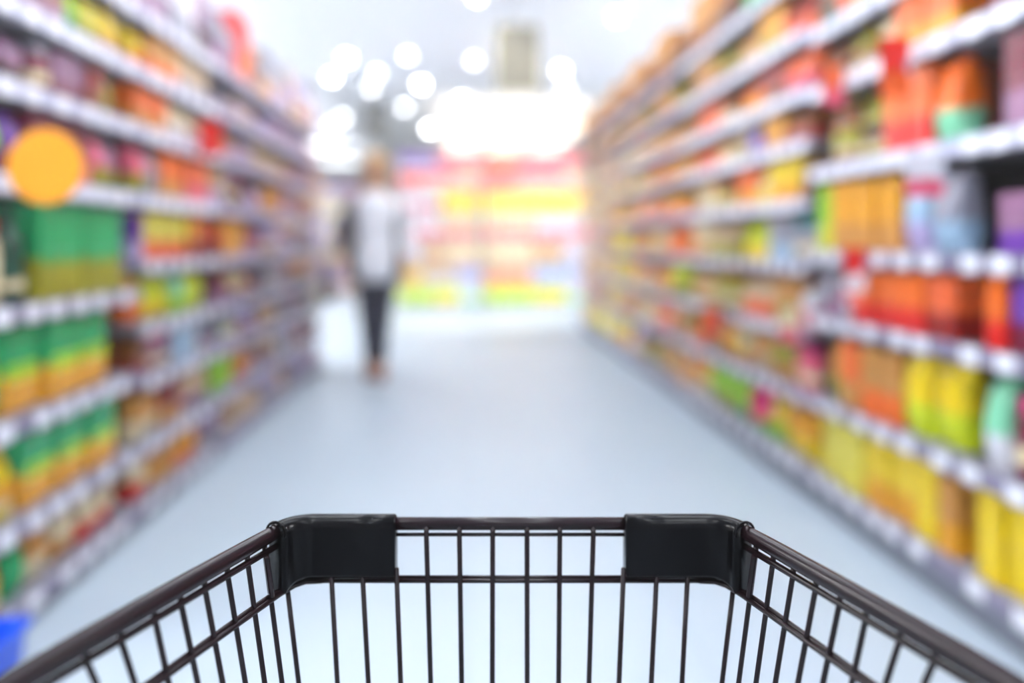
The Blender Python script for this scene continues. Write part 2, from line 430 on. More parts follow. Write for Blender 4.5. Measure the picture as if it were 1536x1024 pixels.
ZR = [0.13, 0.43, 0.75, 1.0, 1.32, 1.635, 1.86, 2.16]
ZR2 = [0.13, 0.42, 0.68, 0.95, 1.21, 1.45, 1.66, 1.9, 2.16]
right_data = {
    (0, 0): [('b', .17, .9, 'pink', 'lilac', 3), ('p', .12, .95, 'lilac', 'pink', 1), ('b', .1, .98, 'yellow', 'yellow', 2)],
    (0, 1): [('p', .14, .9, 'olive', 'dark_green', 2), ('p', .12, .95, 'dark_green', 'maroon', 2), ('p', .1, .95, 'dark_green', 'olive', 1), ('j', .09, .8, 'magenta', 'maroon', 1), ('p', .1, .9, 'mint', 'white', 1)],
    (0, 2): [('b', .155, .9, 'red', 'maroon', 3), ('b', .13, .98, 'purple', 'maroon', 2), ('b', .08, .98, 'orange', 'red', 1)],
    (0, 3): [('b', .16, .98, 'red', 'maroon', 4), ('b', .12, .6, 'mauve', 'purple', 1), ('p', .13, .65, 'white', 'grey', 1)],
    (0, 4): [('b', .16, .95, 'maroon', 'dark_red', 3), ('b', .16, .97, 'mauve', 'maroon', 1), ('b', .1, .97, 'maroon', 'mauve', 1), ('p', .13, .95, 'orange', 'mint', 1)],
    (0, 5): [('b', .16, .95, 'maroon', 'dark_brown', 4), ('b', .14, .95, 'purple', 'maroon', 1), ('b', .16, .95, 'orange', 'orange', 1)],
    # second bay
    (1, 0): [('b', .09, .9, 'tan', 'gold', 1), ('b', .11, .98, 'yellow', 'yellow', 1), ('b', .15, .95, 'yellow', 'gold', 2), ('b', .17, .98, 'pale_yellow', 'pale_yellow', 3)],
    (1, 1): [('p', .15, .98, 'yellow', 'lime', 2), ('b', .12, .9, 'tan', 'orange', 2), ('b', .13, .9, 'orange', 'tan', 1), ('p', .12, .9, 'tan', 'olive', 1), ('p', .12, .8, 'mint', 'light_green', 1)],
    (1, 2): [('b', .15, .95, 'salmon', 'dark_red', 1), ('b', .15, .95, 'orange', 'red', 3), ('p', .1, .9, 'pink', 'white', 1), ('b', .1, .9, 'grey', 'mauve', 2)],
    (1, 3): [('p', .15, .9, 'grey', 'pale_blue', 1), ('p', .15, .9, 'pale_blue', 'lilac', 1), ('b', .15, .95, 'gold', 'tan', 3), ('b', .1, .95, 'light_green', 'lime', 2)],
    (1, 4): [('p', .13, .95, 'orange', 'mint', 1), ('b', .13, .98, 'orange', 'red', 2), ('o', .09, .98, 'dark_brown', 'olive', 2), ('o', .09, .98, 'olive', 'brown', 2)],
    (1, 5): [('b', .16, .98, 'orange', 'gold', 2), ('p', .14, .95, 'cream', 'tan', 1), ('o', .09, .95, 'brown', 'olive', 2), ('o', .09, .95, 'dark_brown', 'brown', 3)],
    (1, 6): [('b', .16, .95, 'orange', 'brown', 2), ('b', .14, .9, 'brown', 'olive', 2), ('b', .12, .9, 'red', 'salmon', 1), ('b', .13, .9, 'brown', 'dark_green', 2)],
    (1, 7): [('b', .2, .5, 'dark_brown', 'black', 3), ('b', .15, .6, 'red', 'white', 2)],
    # third bay
    (2, 0): [('p', .15, .9, 'gold', 'yellow', 2), ('p', .14, .9, 'yellow', 'light_green', 2), ('p', .14, .9, 'light_green', 'green', 2)],
    (2, 1): [('j', .1, .9, 'magenta', 'pink', 2), ('p', .13, .9, 'olive', 'tan', 2), ('p', .13, .9, 'tan', 'beige', 2)],
    (2, 2): [('b', .12, .9, 'white', 'pink', 1), ('b', .13, .9, 'tan', 'olive', 2), ('b', .13, .9, 'beige', 'salmon', 3)],
    (2, 3): [('j', .1, .9, 'teal', 'grey', 2), ('b', .12, .9, 'grey', 'pale_blue', 2), ('b', .15, .95, 'lime', 'yellow', 2), ('b', .13, .95, 'cream', 'pale_yellow', 1)],
    (2, 4): [('b', .1, .95, 'brown', 'dark_brown', 1), ('b', .12, .98, 'yellow', 'gold', 3), ('b', .13, .95, 'cream', 'pale_yellow', 1), ('b', .13, .95, 'orange', 'gold', 2)],
    (2, 5): [('b', .14, .95, 'brown', 'dark_red', 2), ('b', .13, .95, 'gold', 'tan', 2), ('b', .13, .95, 'blue', 'purple', 1), ('b', .13, .9, 'beige', 'olive', 2)],
    (2, 6): [('p', .14, .95, 'salmon', 'pink', 2), ('b', .13, .95, 'dark_red', 'brown', 2), ('b', .13, .95, 'orange', 'gold', 2)],
    (2, 7): [('b', .14, .95, 'dark_red', 'salmon', 2), ('b', .14, .95, 'gold', 'olive', 2), ('b', .14, .95, 'tan', 'beige', 2)],
    (2, 8): [('b', .15, .6, 'white', 'salmon', 1), ('b', .15, .6, 'orange', 'dark_red', 2), ('b', .14, .6, 'light_green', 'green', 2), ('b', .16, .7, 'tan', 'brown', 2)],
    (3, 3): [('b', .14, .95, 'beige', 'olive', 3), ('b', .14, .95, 'cream', 'tan', 2)],
    (3, 0): [('p', .15, .9, 'light_green', 'olive', 3), ('p', .15, .9, 'gold', 'cream', 2)],
    (4, 3): [('b', .18, .98, 'orange', 'orange', 2), ('b', .15, .9, 'beige', 'tan', 2)],
    (4, 2): [('p', .18, .95, 'lime', 'olive', 2)],
}
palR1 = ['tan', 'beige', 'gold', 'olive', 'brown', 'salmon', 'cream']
palR2 = ['beige', 'tan', 'cream', 'pale_yellow', 'gold', 'beige', 'mauve']  # pale beige colours imitate the light washing out the far right bays
for bb in range(3, 9):
    right_data[(bb, 8)] = [('b', .17, .7, 'brown', 'dark_brown', 2), ('b', .15, .8, 'tan', 'brown', 3), ('b', .16, .7, 'brown', 'olive', 3)]
    right_data[(bb, 7)] = [('b', .15, .9, 'olive', 'brown', 2), ('b', .15, .9, 'tan', 'brown', 3), ('b', .15, .9, 'gold', 'brown', 2)]
for bb in range(3, 5):
    left_data[(bb, 8)] = [('b', .16, .8, 'brown', 'dark_brown', 2), ('b', .16, .8, 'tan', 'brown', 2), ('b', .16, .7, 'orange', 'brown', 2)]
palR = [['maroon', 'purple', 'red', 'dark_brown'], ['brown', 'orange', 'olive', 'tan', 'gold'], palR1, palR1, palR1, palR1 + palR2, palR2, palR2, palR2]
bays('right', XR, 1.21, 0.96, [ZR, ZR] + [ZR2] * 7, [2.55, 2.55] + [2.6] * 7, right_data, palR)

# ------------------------------------------------------------------ displays across the far end
ZE = [0.08, 0.38, 0.72, 1.08, 1.5, 1.88, 2.2]
end_rows = {  # pack colours kept pastel to imitate the overexposed light at this end
    0: [('b', .2, .9, 'lime', 'light_green', 3), ('b', .2, .9, 'lime', 'yellow', 2), ('b', .18, .9, 'white', 'mint', 2)],
    1: [('p', .2, .9, 'yellow', 'gold', 2), ('p', .2, .9, 'beige', 'white', 3), ('b', .2, .9, 'lilac', 'pale_blue', 2)],
    2: [('p', .2, .9, 'white', 'lilac', 2), ('b', .2, .9, 'beige', 'tan', 2), ('b', .2, .9, 'cream', 'beige', 3)],
    3: [('p', .22, .9, 'white', 'pink', 3), ('p', .2, .9, 'cream', 'pink', 3)],
    4: [('b', .2, .95, 'yellow', 'yellow', 2), ('b', .24, .95, 'yellow', 'pale_yellow', 5)],
    5: [('b', .2, .9, 'salmon', 'pink', 2), ('b', .2, .9, 'pink', 'cream', 3), ('b', .2, .9, 'cream', 'pink', 2)],
    6: [('b', .24, .9, 'purple', 'lilac', 3), ('b', .2, .9, 'pink', 'salmon', 4)],
}
YE = 12.6
for b, (x0, x1, nm) in enumerate(((-1.1, 0.25, 'left'), (0.25, 2.1, 'right'))):
    shelf_unit(((x0 + x1) / 2, YE, 0), -PI / 2, x1 - x0, ZE, 2.5, '%s bay of the display shelving across the far end of the aisle' % nm, 'far end display bays', step=0.2, tagw=0.08, m_back=white_paint, m_post=white_paint)
    for l, z in enumerate(ZE):
        gap = (ZE[l + 1] - z) if l + 1 < len(ZE) else 0.3
        sp = list(end_rows[l])
        if b: 
            if l == 1: sp = [('b', .2, .9, 'beige', 'salmon', 3), ('b', .2, .9, 'pale_blue', 'lilac', 4)]
            if l in (2, 3, 4): sp = sp[::-1]
            if l == 6: sp = [('b', .2, .9, 'salmon', 'orange', 2), ('b', .22, .9, 'pink', 'salmon', 4)]
        else:
            if l == 4: sp = [('p', .22, .9, 'white', 'pink', 3), ('b', .2, .95, 'yellow', 'yellow', 3)]
        stock('end', YE, x0, x1, z, gap, sp, '%s, %s bay of far end display' % (LEV[l], nm), 'products on the far end display', False, True)
YF = 15.5
for b in range(3):
    x0 = -5.6 + b * 1.3; x1 = x0 + 1.3
    nm = ('leftmost', 'middle', 'rightmost')[b]
    zz = [0.08, 0.55, 1.0, 1.45, 1.85]
    shelf_unit(((x0 + x1) / 2, YF, 0), -PI / 2, x1 - x0, zz, 2.2, '%s bay of distant shelving beyond the cross aisle, behind the shopper' % nm, 'distant shelving bays', tags=False)
    for l, z in enumerate(zz):
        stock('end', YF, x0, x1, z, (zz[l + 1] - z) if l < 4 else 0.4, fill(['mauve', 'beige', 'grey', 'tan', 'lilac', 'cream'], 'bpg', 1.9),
              '%s, %s bay of distant shelving' % (LEV[l], nm), 'products on the distant shelving', False)

# ------------------------------------------------------------------ shelf cards and wobblers
def wobbler(c, r, colour, label):
    u = tag(empty('shelf_wobbler', c), label, 'sign', None)
    bm = lathe(bmesh.new(), [(r * 0.97, -0.0015), (r, 0), (r * 0.97, 0.0015)], 40)
    bmesh.ops.rotate(bm, verts=bm.verts, cent=(0, 0, 0), matrix=Matrix.Rotation(PI / 2, 3, 'X'))
    obj('disc', bm, plain('disc_' + colour, (246, 158, 0), 0.4), u)
    obj('arm', tube(bmesh.new(), [(-r * .9, 0.004, -.03), (-r * 1.02, 0.004, -.04), (-r - .0135, 0.004, -.042)], 0.003, 6), m_rail, u)
    return u

def card(side, px, py, wpx, hpx, colour, c2, label):
    X = (XL + 0.012) if side == 'left' else (XR - 0.012)
    D = abs(FPX * X / (cs * (px - 700)))
    p = at(px, py, D)
    w = wpx * D / FPX; h = hpx * D / FPX
    u = tag(empty('shelf_card', (X, p.y, p.z - h / 2), 0 if side == 'left' else PI), label, 'sign', 'shelf cards')
    # a card that stands out from the price rail, facing down the aisle
    bm = bx(0.002, 0.002 + w, -0.0012, 0.0012, 0, h, bevel=0.0)
    obj('card', bm, pack(colour, c2, 0.4, 0.4), u)
    obj('clip', bx(-0.003, 0.012, -0.003, 0.003, h * 0.4, h * 0.6, bevel=0.001), m_rail, u)
    return u

wobbler(at(68, 250, 2.04), 0.096, 'gold', 'round golden orange price disc sticking out from the nearest left shelves')
bpy.data.materials['disc_gold'].node_tree.nodes['Principled BSDF'].inputs['Roughness'].default_value = 0.45
for s, px, py, w, h, c, c2, lab in (
    ('left', 297, 207, 34, 52, 'red', 'red', 'bright red shelf card high on the left shelves'),
    ('right', 1300, 405, 34, 66, 'red', 'white', 'red and white shelf card at mid height of right shelves'),
    ('right', 1366, 100, 46, 90, 'red', 'salmon', 'tall red shelf card beside orange packs on right shelves'),
    ('right', 1268, 128, 34, 60, 'salmon', 'pink', 'salmon pink shelf card on the upper right shelves'),
    ('right', 1418, 262, 60, 66, 'white', 'pink', 'white and pink shelf card under a price rail on right shelves'),
    ('right', 1200, 488, 30, 52, 'cream', 'pink', 'cream shelf card beside a dark gap on right shelves'),
    ('right', 1083, 480, 30, 40, 'salmon', 'red', 'small salmon red shelf card low on the right shelves'),
    ('right', 1160, 606, 34, 46, 'magenta', 'pink', 'magenta shelf card near the floor on right shelves'),
):
    card(s, px, py, w, h, c, c2, lab)

# the blue crate on the floor at the foot of the left shelves
cr = tag(empty('crate', (-1.16, 1.85, 0)), 'bright blue plastic crate on the floor by the near left shelf', 'crate')
bm = bmesh.new()
loft(bm, [[(-.06, -.19, 0), (.06, -.19, 0), (.06, .19, 0), (-.06, .19, 0)], [(-.07, -.2, .11), (.07, -.2, .11), (.07, .2, .11), (-.07, .2, .11)],
          [(-.062, -.192, .11), (.062, -.192, .11), (.062, .192, .11), (-.062, .192, .11)], [(-.054, -.184, .01), (.054, -.184, .01), (.054, .184, .01), (-.054, .184, .01)]])
obj('body', bm, plain('blue_plastic', RGB['blue'], 0.3), cr)
bm = bmesh.new()
for a in ((-.08, .08, -.21, -.2), (-.08, .08, .2, .21), (-.08, -.07, -.2, .2), (.07, .08, -.2, .2)): box(bm, *a, .1, .115)
obj('rim', bm, plain('blue_plastic', RGB['blue'], 0.3), cr)

# ------------------------------------------------------------------ ceiling: lamps, spots, hanging signs
m_house = plain('lamp_housing_white', (225, 226, 230), 0.5)
m_lamp = emit('lamp_diffuser', (246, 250, 255), 12.3)
m_lamp_side = emit('added_lamp_diffuser', (252, 251, 250), 27.0)
m_lamp_far = emit('lamp_diffuser_warm', (255, 242, 222), 2.6)
def ceiling_light(x, y, sx, sy, mat, label, group, lid=False):
    u = tag(empty('ceiling_light', (x, y, CEIL)), label, 'light', group)
    dz = -0.4                                                   # hung low and glowing upward too, shaped so to brighten the ceiling
    bm = bmesh.new()
    for a in ((-sx / 2, sx / 2, -sy / 2, -sy / 2 + .03), (-sx / 2, sx / 2, sy / 2 - .03, sy / 2), (-sx / 2, -sx / 2 + .03, -sy / 2 + .03, sy / 2 - .03), (sx / 2 - .03, sx / 2, -sy / 2 + .03, sy / 2 - .03)):
        box(bm, *a, dz - 0.03, dz + 0.03)
    obj('housing', bm, m_house, u)
    if lid: obj('cover', bx(-sx / 2, sx / 2, -sy / 2, sy / 2, dz + 0.03, dz + 0.04), m_house, u)
    obj('diffuser', bx(-sx / 2 + 0.03, sx / 2 - 0.03, -sy / 2 + 0.03, sy / 2 - 0.03, dz - 0.02, dz + 0.02), mat, u)
    for k in (-1, 1):
        obj('rod', tube(bmesh.new(), [(0, k * (sy / 2 - .015), dz + .03), (0, k * (sy / 2 - .015), 0)], .006, 8), m_house, u)
NEAR = ['first', 'second', 'third', 'fourth', 'fifth', 'sixth']
for i, y in enumerate((-2.6, -0.4, 1.8, 4.0, 6.2)):
    for x, nm in ((-0.55, 'left'), (0.75, 'right')):
        ceiling_light(x, y, 0.35, 1.3, m_lamp, '%s white ceiling lamp of the %s row over the aisle' % (NEAR[i], nm), 'ceiling lamps over the aisle')
for i, y in enumerate((16.2, 18.2, 20.2, 22.2, 24.4)):
    for x, nm in ((-0.1, 'left'), (0.95, 'middle'), (2.0, 'right')):
        ceiling_light(x, y, 0.8, 1.4, m_lamp_far, '%s bright lamp of the %s row on the far ceiling' % (NEAR[i], nm), 'bright lamps on the far ceiling')
for i, y in enumerate((1.0, 4.0, 7.0, 10.0, 13.0)):  # lamps hidden behind the shelves, added to brighten the visible ceiling
    for x, nm in ((-4.6, 'left'), (4.6, 'right')):
        ceiling_light(x, y, 1.2, 1.6, m_lamp_side, '%s added unseen lamp over the neighbouring aisle on the %s' % (NEAR[i], nm), 'added unseen lamps over the neighbouring aisles')
m_lamp_soft = emit('lamp_diffuser_soft', (246, 250, 255), 3.6)
for i, y in enumerate((16.5, 20.0, 23.5)):
    ceiling_light(-3.7, y, 1.2, 1.5, m_lamp_soft, '%s bright lamp on the far left ceiling above the shopper' % NEAR[i], 'bright lamps on the far left ceiling')

m_spot = emit('spot_bulb', (250, 252, 255), 26.0)
m_spot_dim = emit('spot_bulb_dim', (248, 250, 255), 9.0)
spots = [(520, 87, 1, 'largest of the bright spotlights at upper left'), (498, 115, 1, 'bright spotlight just below the largest left one'), (612, 83, 0, 'spotlight level with the left one, above the shopper'),
         (632, 126, 1, 'bright spotlight low over the far display'), (711, 90, 0, 'spotlight just left of the big hanging sign'), (925, 25, 1, 'bright spotlight beside the top of right shelves'),
         (842, 105, 1, 'upper spotlight right of the big hanging sign'), (848, 132, 0, 'lower spotlight right of the big hanging sign'), (566, 110, 0, 'faint spotlight between two bright ones on the left'),
         (557, 132, 0, 'faint spotlight above the small hanging sign'), (715, -6, 1, 'spotlight at the very top of the view'), (692, 150, 1, 'spotlight at the edge of the far glow'),
         (607, 160, 0, 'faint spotlight right of the small hanging sign'), (500, 185, 0, 'spotlight low beside the end of left shelves'), (515, 175, 0, 'faint spotlight by the end of left shelves'),
         (645, 192, 1, 'low spotlight left of the far glow')]
for px, py, br, lab in spots:
    D = (CEIL - 0.09 - H) * FPX / (HORIZON - py)
    p = at(px, py, D)
    u = tag(empty('ceiling_spotlight', (p.x, p.y, CEIL)), lab, 'spotlight', 'ceiling spotlights')
    k = 0.05 * D / 12
    obj('housing', lathe(bmesh.new(), [(k * 1.15, -0.075), (k * 1.25, -0.07), (k * 1.25, -0.01), (k * 1.4, 0.0)], 20), m_house, u)
    bm = bmesh.new(); bmesh.ops.create_icosphere(bm, subdivisions=3, radius=k)
    bmesh.ops.translate(bm, verts=bm.verts, vec=(0, 0, -0.09))
    obj('bulb', bm, m_spot if br else m_spot_dim, u, smooth=True)

for i, (x, y, tx, ty, tz, pw) in enumerate(((-.9, 8.2, -.5, 12.6, 1.2, 290), (1.0, 8.2, .9, 12.6, 1.0, 290), (1.2, 8.2, 1.9, 12.6, 1.1, 300), (-.6, 6.4, 1.4, 9.2, 1.0, 220), (.1, 8.2, -.1, 11.0, 0.0, 600))):  # unseen spots added to brighten the far display, shelves and floor
    l = bpy.data.lights.new('added_fill_spot', 'SPOT'); l.energy = pw; l.color = (1.0, .93, .8); l.spot_size = 0.75; l.spot_blend = .8; l.shadow_soft_size = .1
    lo = bpy.data.objects.new('added_fill_spot', l); COL.objects.link(lo); lo.location = (x, y, CEIL - .1)
    lo.rotation_euler = (Vector((tx, ty, tz)) - lo.location).to_track_quat('-Z', 'Y').to_euler()

m_sign = plain('sign_board_olive_grey', (112, 109, 96), 0.6)
m_sign2 = plain('sign_board_grey', (84, 84, 86), 0.6)
m_wire = plain('sign_rod_metal', (150, 150, 155), 0.3, 0.8)
def hanging_sign(px0, px1, py0, py1, D, mat, label):
    a, b = at(px0, py1, D), at(px1, py0, D)
    c = (a + b) / 2; w = (px1 - px0) * D / FPX; h = b.z - a.z
    u = tag(empty('hanging_sign', (c.x, c.y, a.z), -YAW), label, 'sign')
    obj('board', bx(-w / 2, w / 2, -0.02, 0.02, 0, h, bevel=0.006), mat, u)
    bm = bmesh.new()
    for x0, x1, z0, z1 in ((-w / 2 - .012, w / 2 + .012, -.012, .0), (-w / 2 - .012, w / 2 + .012, h, h + .012), (-w / 2 - .012, -w / 2, 0, h), (w / 2, w / 2 + .012, 0, h)):
        box(bm, x0, x1, -0.026, 0.026, z0, z1)
    obj('frame', bm, plain('sign_frame_cream', (226, 218, 180), 0.5), u)
    for s in (-1, 1):
        obj('rod', tube(bmesh.new(), [(s * w * 0.38, 0, h + .012), (s * w * 0.38, 0, CEIL - a.z)], 0.006, 8), m_wire, u)
hanging_sign(746, 808, 40, 136, 7.7, m_sign, 'large olive grey board hanging from the ceiling over the aisle')
hanging_sign(549, 577, 152, 208, 13.6, m_sign2, 'small narrow grey board hanging far back above the shopper')

# ------------------------------------------------------------------ the shopper
skin = plain('skin', (226, 178, 146), 0.5, noise=0.03)
m_hair = plain('blonde_hair', (205, 165, 105), 0.5, noise=0.25, scale=90)
m_shirt = plain('white_shirt', (238, 240, 246), 0.8)
m_cardi = plain('dark_cardigan', (66, 60, 66), 0.9, noise=0.2, scale=120)
m_jeans = plain('dark_jeans', (44, 46, 62), 0.8, noise=0.2, scale=80)
m_shoe = plain('brown_leather', (134, 78, 58), 0.4)
m_bag = plain('dark_bag_leather', (52, 46, 48), 0.45)

pos = at(563, 565, H * FPX / (565 - HORIZON)); pos.z = 0
# body: one skinned surface, facing -y
J = []; E = []
def j(x, y, z, r, link=None):
    J.append((x, y, z, r)); i = len(J) - 1
    if link is not None: E.append((link, i))
    return i
pel = j(0, 0, 0.95, (.125, .1))
wst = j(0, 0, 1.1, (.105, .085), pel)
che = j(0, 0.0, 1.26, (.13, .095), wst)
shc = j(0, 0.01, 1.38, (.10, .075), che)
nk = j(0, 0.0, 1.465, .048, shc)
nk2 = j(0, -0.012, 1.515, .05, nk)
hd = j(0, -0.02, 1.585, (.072, .088), nk2)
hd2 = j(0, -0.01, 1.65, (.074, .09), hd)
hd3 = j(0, -0.005, 1.695, (.045, .055), hd2)
wrists = {}
for s in (-1, 1):
    hp = j(s * .085, 0, .87, .085, pel)
    kn = j(s * (.055), -.03 if s > 0 else -.05, .5, .055, hp)
    ca = j(s * .045, .0 if s > 0 else .02, .36, .054, kn)
    an = j(s * .035, .02 if s < 0 else -.06, .09, .036, ca)
    to = j(s * .05, -.12 if s < 0 else -.2, .035, .034, an)
    sh = j(s * .165, .01, 1.375, .052, shc)
    el = j(s * .235, .05, 1.12, .04, sh)
    wr = j(s * .235, -.06, .91, .026, el)
    pa = j(s * .232, -.085, .855, (.034, .018), wr)
    wrists[s] = (s * .232, -.085, .855)
    # four fingers and a thumb, relaxed
    for f, (oy, ln) in enumerate(((-.026, .062), (-.009, .074), (.008, .069), (.025, .053))):
        k1 = j(s * .230, -.088 + oy, .815, .0095, pa)
        k2 = j(s * .224, -.096 + oy, .815 - ln * .5, .0088, k1)
        k3 = j(s * .211, -.099 + oy, .815 - ln * .9, .0078, k2)
    t1 = j(s * .222, -.12, .862, .011, pa)
    t2 = j(s * .216, -.142, .83, .0095, t1)
person = skin_mesh('person', J, E, skin, None, 2)
person.location = pos; person.rotation_euler = (0, 0, 0.1)
tag(person, 'blonde person in white top, half-worn dark jacket and dark trousers standing in the aisle', 'person')
# face
bm = bmesh.new()
for s in (-1, 1):
    r = bmesh.ops.create_uvsphere(bm, u_segments=12, v_segments=8, radius=0.011)
    bmesh.ops.translate(bm, verts=r['verts'], vec=(s * .03, -.098, 1.615))
obj('eyes', bm, plain('eye_dark', (40, 34, 34), 0.2), person, smooth=True)
bm = loft(bmesh.new(), [ell(0, -.1, 1.62, .006, .006, 10), ell(0, -.109, 1.59, .01, .012, 10), ell(0, -.113, 1.575, .015, .014, 10), ell(0, -.103, 1.566, .01, .008, 10)])
obj('nose', bm, skin, person, smooth=True)
bm = bmesh.new(); r = bmesh.ops.create_uvsphere(bm, u_segments=16, v_segments=8, radius=1)
for v in bm.verts: v.co = Vector((v.co.x * .022, -.098 + v.co.y * .01, 1.543 + v.co.z * .007))
obj('mouth', bm, plain('lips', (180, 100, 95), 0.4), person, smooth=True)
# hair: shell over skull, open at the face, down to the shoulders
bm = bmesh.new()
rings = []
for z, rx, ry, cy, op in ((1.40, .085, .05, .055, .34), (1.46, .1, .065, .04, .33), (1.53, .1, .085, .02, .31), (1.6, .098, .105, .0, .29), (1.655, .097, .112, -.005, .22), (1.695, .085, .1, -.005, .02), (1.722, .06, .07, 0, .02), (1.735, .02, .025, 0, .02)):
    a0 = -PI / 2 + op * PI; a1 = 1.5 * PI - op * PI
    rings.append(ell(0, cy, z, rx, ry, 28, a0, a1, closed=False))
loft(bm, rings, closed=False)
hair = obj('hair', bm, m_hair, person, smooth=True)
mo = hair.modifiers.new('thick', 'SOLIDIFY'); mo.thickness = 0.022; mo.offset = -0.2
# trousers
J2 = []; E2 = []
def j2(x, y, z, r, link=None):
    J2.append((x, y, z, r)); i = len(J2) - 1
    if link is not None: E2.append((link, i))
    return i
p0 = j2(0, 0, .95, (.115, .095))
for s in (-1, 1):
    a = j2(s * .08, 0, .84, (.088, .09), p0); b = j2(s * .06, -.03 if s > 0 else -.05, .5, .072, a); c = j2(s * .046, 0 if s > 0 else .02, .35, .066, b); d = j2(s * .036, .02 if s < 0 else -.06, .11, .052, c)
skin_mesh('trousers', J2, E2, m_jeans, person, 2)
# shirt
rings = [ell(0, 0, .74, .168, .135), ell(0, 0, .84, .172, .137), ell(0, 0, .92, .172, .135), ell(0, 0, 1.05, .148, .118), ell(0, 0, 1.15, .146, .116), ell(0, -.004, 1.27, .165, .128), ell(0, 0, 1.36, .168, .105), ell(0, .005, 1.41, .125, .085), ell(0, 0, 1.445, .066, .062)]
sh = obj('shirt', loft(bmesh.new(), rings), m_shirt, person, smooth=True)
# cardigan: open front shell and two sleeves
rings = []
for z, rx, ry, op in ((.74, .205, .165, .2), (.82, .205, .165, .24), (.92, .2, .16, .31), (1.05, .172, .138, .35), (1.15, .168, .135, .37), (1.27, .184, .146, .38), (1.36, .188, .122, .38), (1.41, .14, .098, .36), (1.455, .08, .075, .34)):
    rings.append(ell(0, .005, z, rx, ry, 30, -PI / 2 + op * PI, 1.5 * PI - op * PI, closed=False))
cd = obj('jacket', loft(bmesh.new(), rings, closed=False), m_cardi, person, smooth=True)
mo = cd.modifiers.new('thick', 'SOLIDIFY'); mo.thickness = 0.01; mo.offset = 1
for s in (-1, 1):
    skin_mesh('sleeve', [(s * .15, .01, 1.38, .066), (s * .19, .02, 1.3, .066), (s * .238, .05, 1.12, .056), (s * .238, -.02, .98, .048), (s * .236, -.05, .93, .044)], [(0, 1), (1, 2), (2, 3), (3, 4)], m_cardi if s < 0 else m_shirt, person, 2)
for s in (-1, 1):
    fy = 0.0 if s < 0 else -.08
    bm = loft(bmesh.new(), [ell(s * .045, fy - .04, .0, .042, .12, 20), ell(s * .045, fy - .04, .03, .044, .122, 20), ell(s * .043, fy - .025, .065, .04, .1, 20), ell(s * .038, fy + .02, .1, .042, .05, 20), ell(s * .037, fy + .02, .125, .043, .048, 20)])
    obj('shoe', bm, m_shoe, person, smooth=True)
# handbag hanging from the arm at picture left
rot = Matrix.Rotation(0.1, 3, 'Z')
bag = tag(empty('handbag', pos + rot @ Vector((-.36, -.03, .6)), 0.1), 'dark handbag hanging at the side of the person in the aisle', 'bag')
bm = loft(bmesh.new(), [ell(0, 0, 0, .05, .12), ell(0, 0, .02, .06, .135), ell(0, 0, .15, .05, .13), ell(0, 0, .24, .025, .115)])
obj('body', bm, m_bag, bag, smooth=True)
obj('strap', tube(bmesh.new(), [(0, -.1, .23), (0.02, -.09, .4), (0.045, -.03, .53), (.062, .03, .585), (.05, .09, .53), (.02, .11, .4), (0, .1, .23)], .007, 8), m_bag, bag, smooth=True)

# ------------------------------------------------------------------ the shopping trolley (root on the floor below the camera, turned with it)
m_metal = plain('dark_wire_coating', (24, 12, 16), 0.25, 0.0, noise=0.1, coat=0.08, spec=0.2)
m_metal.node_tree.nodes['Principled BSDF'].inputs['Coat Roughness'].default_value = 0.08
m_plastic = plain('black_plastic', (3, 3, 5), 0.3, noise=0.05, spec=0.06, coat=0.15)
m_plastic.node_tree.nodes['Principled BSDF'].inputs['Coat Roughness'].default_value = 0.12
m_rubber = plain('wheel_rubber', (40, 40, 44), 0.7)
CX = 765.5
def cp(px, py, d):                                   # trolley space: x sideways, y forward, z up
    return Vector(((px - 768) * d / FPX, d, H + (HORIZON - py) * d / FPX))
W0 = (CX - 768) / FPX
def wy(w, d, z):                                     # w measured from the trolley's centre line
    return Vector((w + W0 * d, d, z))
cart = tag(empty('shopping_trolley', (0, 0, 0), -YAW), 'black wire shopping trolley with plastic corner guards filling the foreground', 'trolley')
DF = 0.66
ZRIM, ZSUB, ZMID = H - 0.2327, H - 0.2415, H - 0.2785
ZFLOOR = 0.47
def side_line(d):                                    # half width of the rim at depth d
    pts = [(-.25, .300), (0.0, .300), (.2, .296), (.33, .284), (.4263, .2612), (.639, .189), (.66, .182)]
    for (d0, w0), (d1, w1) in zip(pts, pts[1:]):
        if d <= d1: return w0 + (w1 - w0) * (d - d0) / (d1 - d0)
    return pts[-1][1]
# front bar
bm = tube(bmesh.new(), [wy(-.175, DF, ZRIM), wy(.175, DF, ZRIM)], .0052, 16)
obj('front_bar', bm, m_metal, cart, smooth=True)
def corner(s, z, ins=0.0):
    return [wy(s * (w - ins), d - ins, z) for w, d in ((.165, DF), (.174, .6592), (.1815, .655), (.1868, .648), (.1893, .638))]
for s in (-1, 1):
    pts = corner(s, ZRIM)[0:] + [wy(s * side_line(d), d, ZRIM + max(0, .38 - d) * .18) for d in (.6, .55, .5, .45, .42, .38, .33, .28, .2, .1, 0, -.1)]
    rs = [.0052] * 4 + [.0058, .0064, .0068, .007] + [.0072] * 9
    obj('side_rail', tube(bmesh.new(), pts, rs, 16), m_metal, cart, smooth=True)
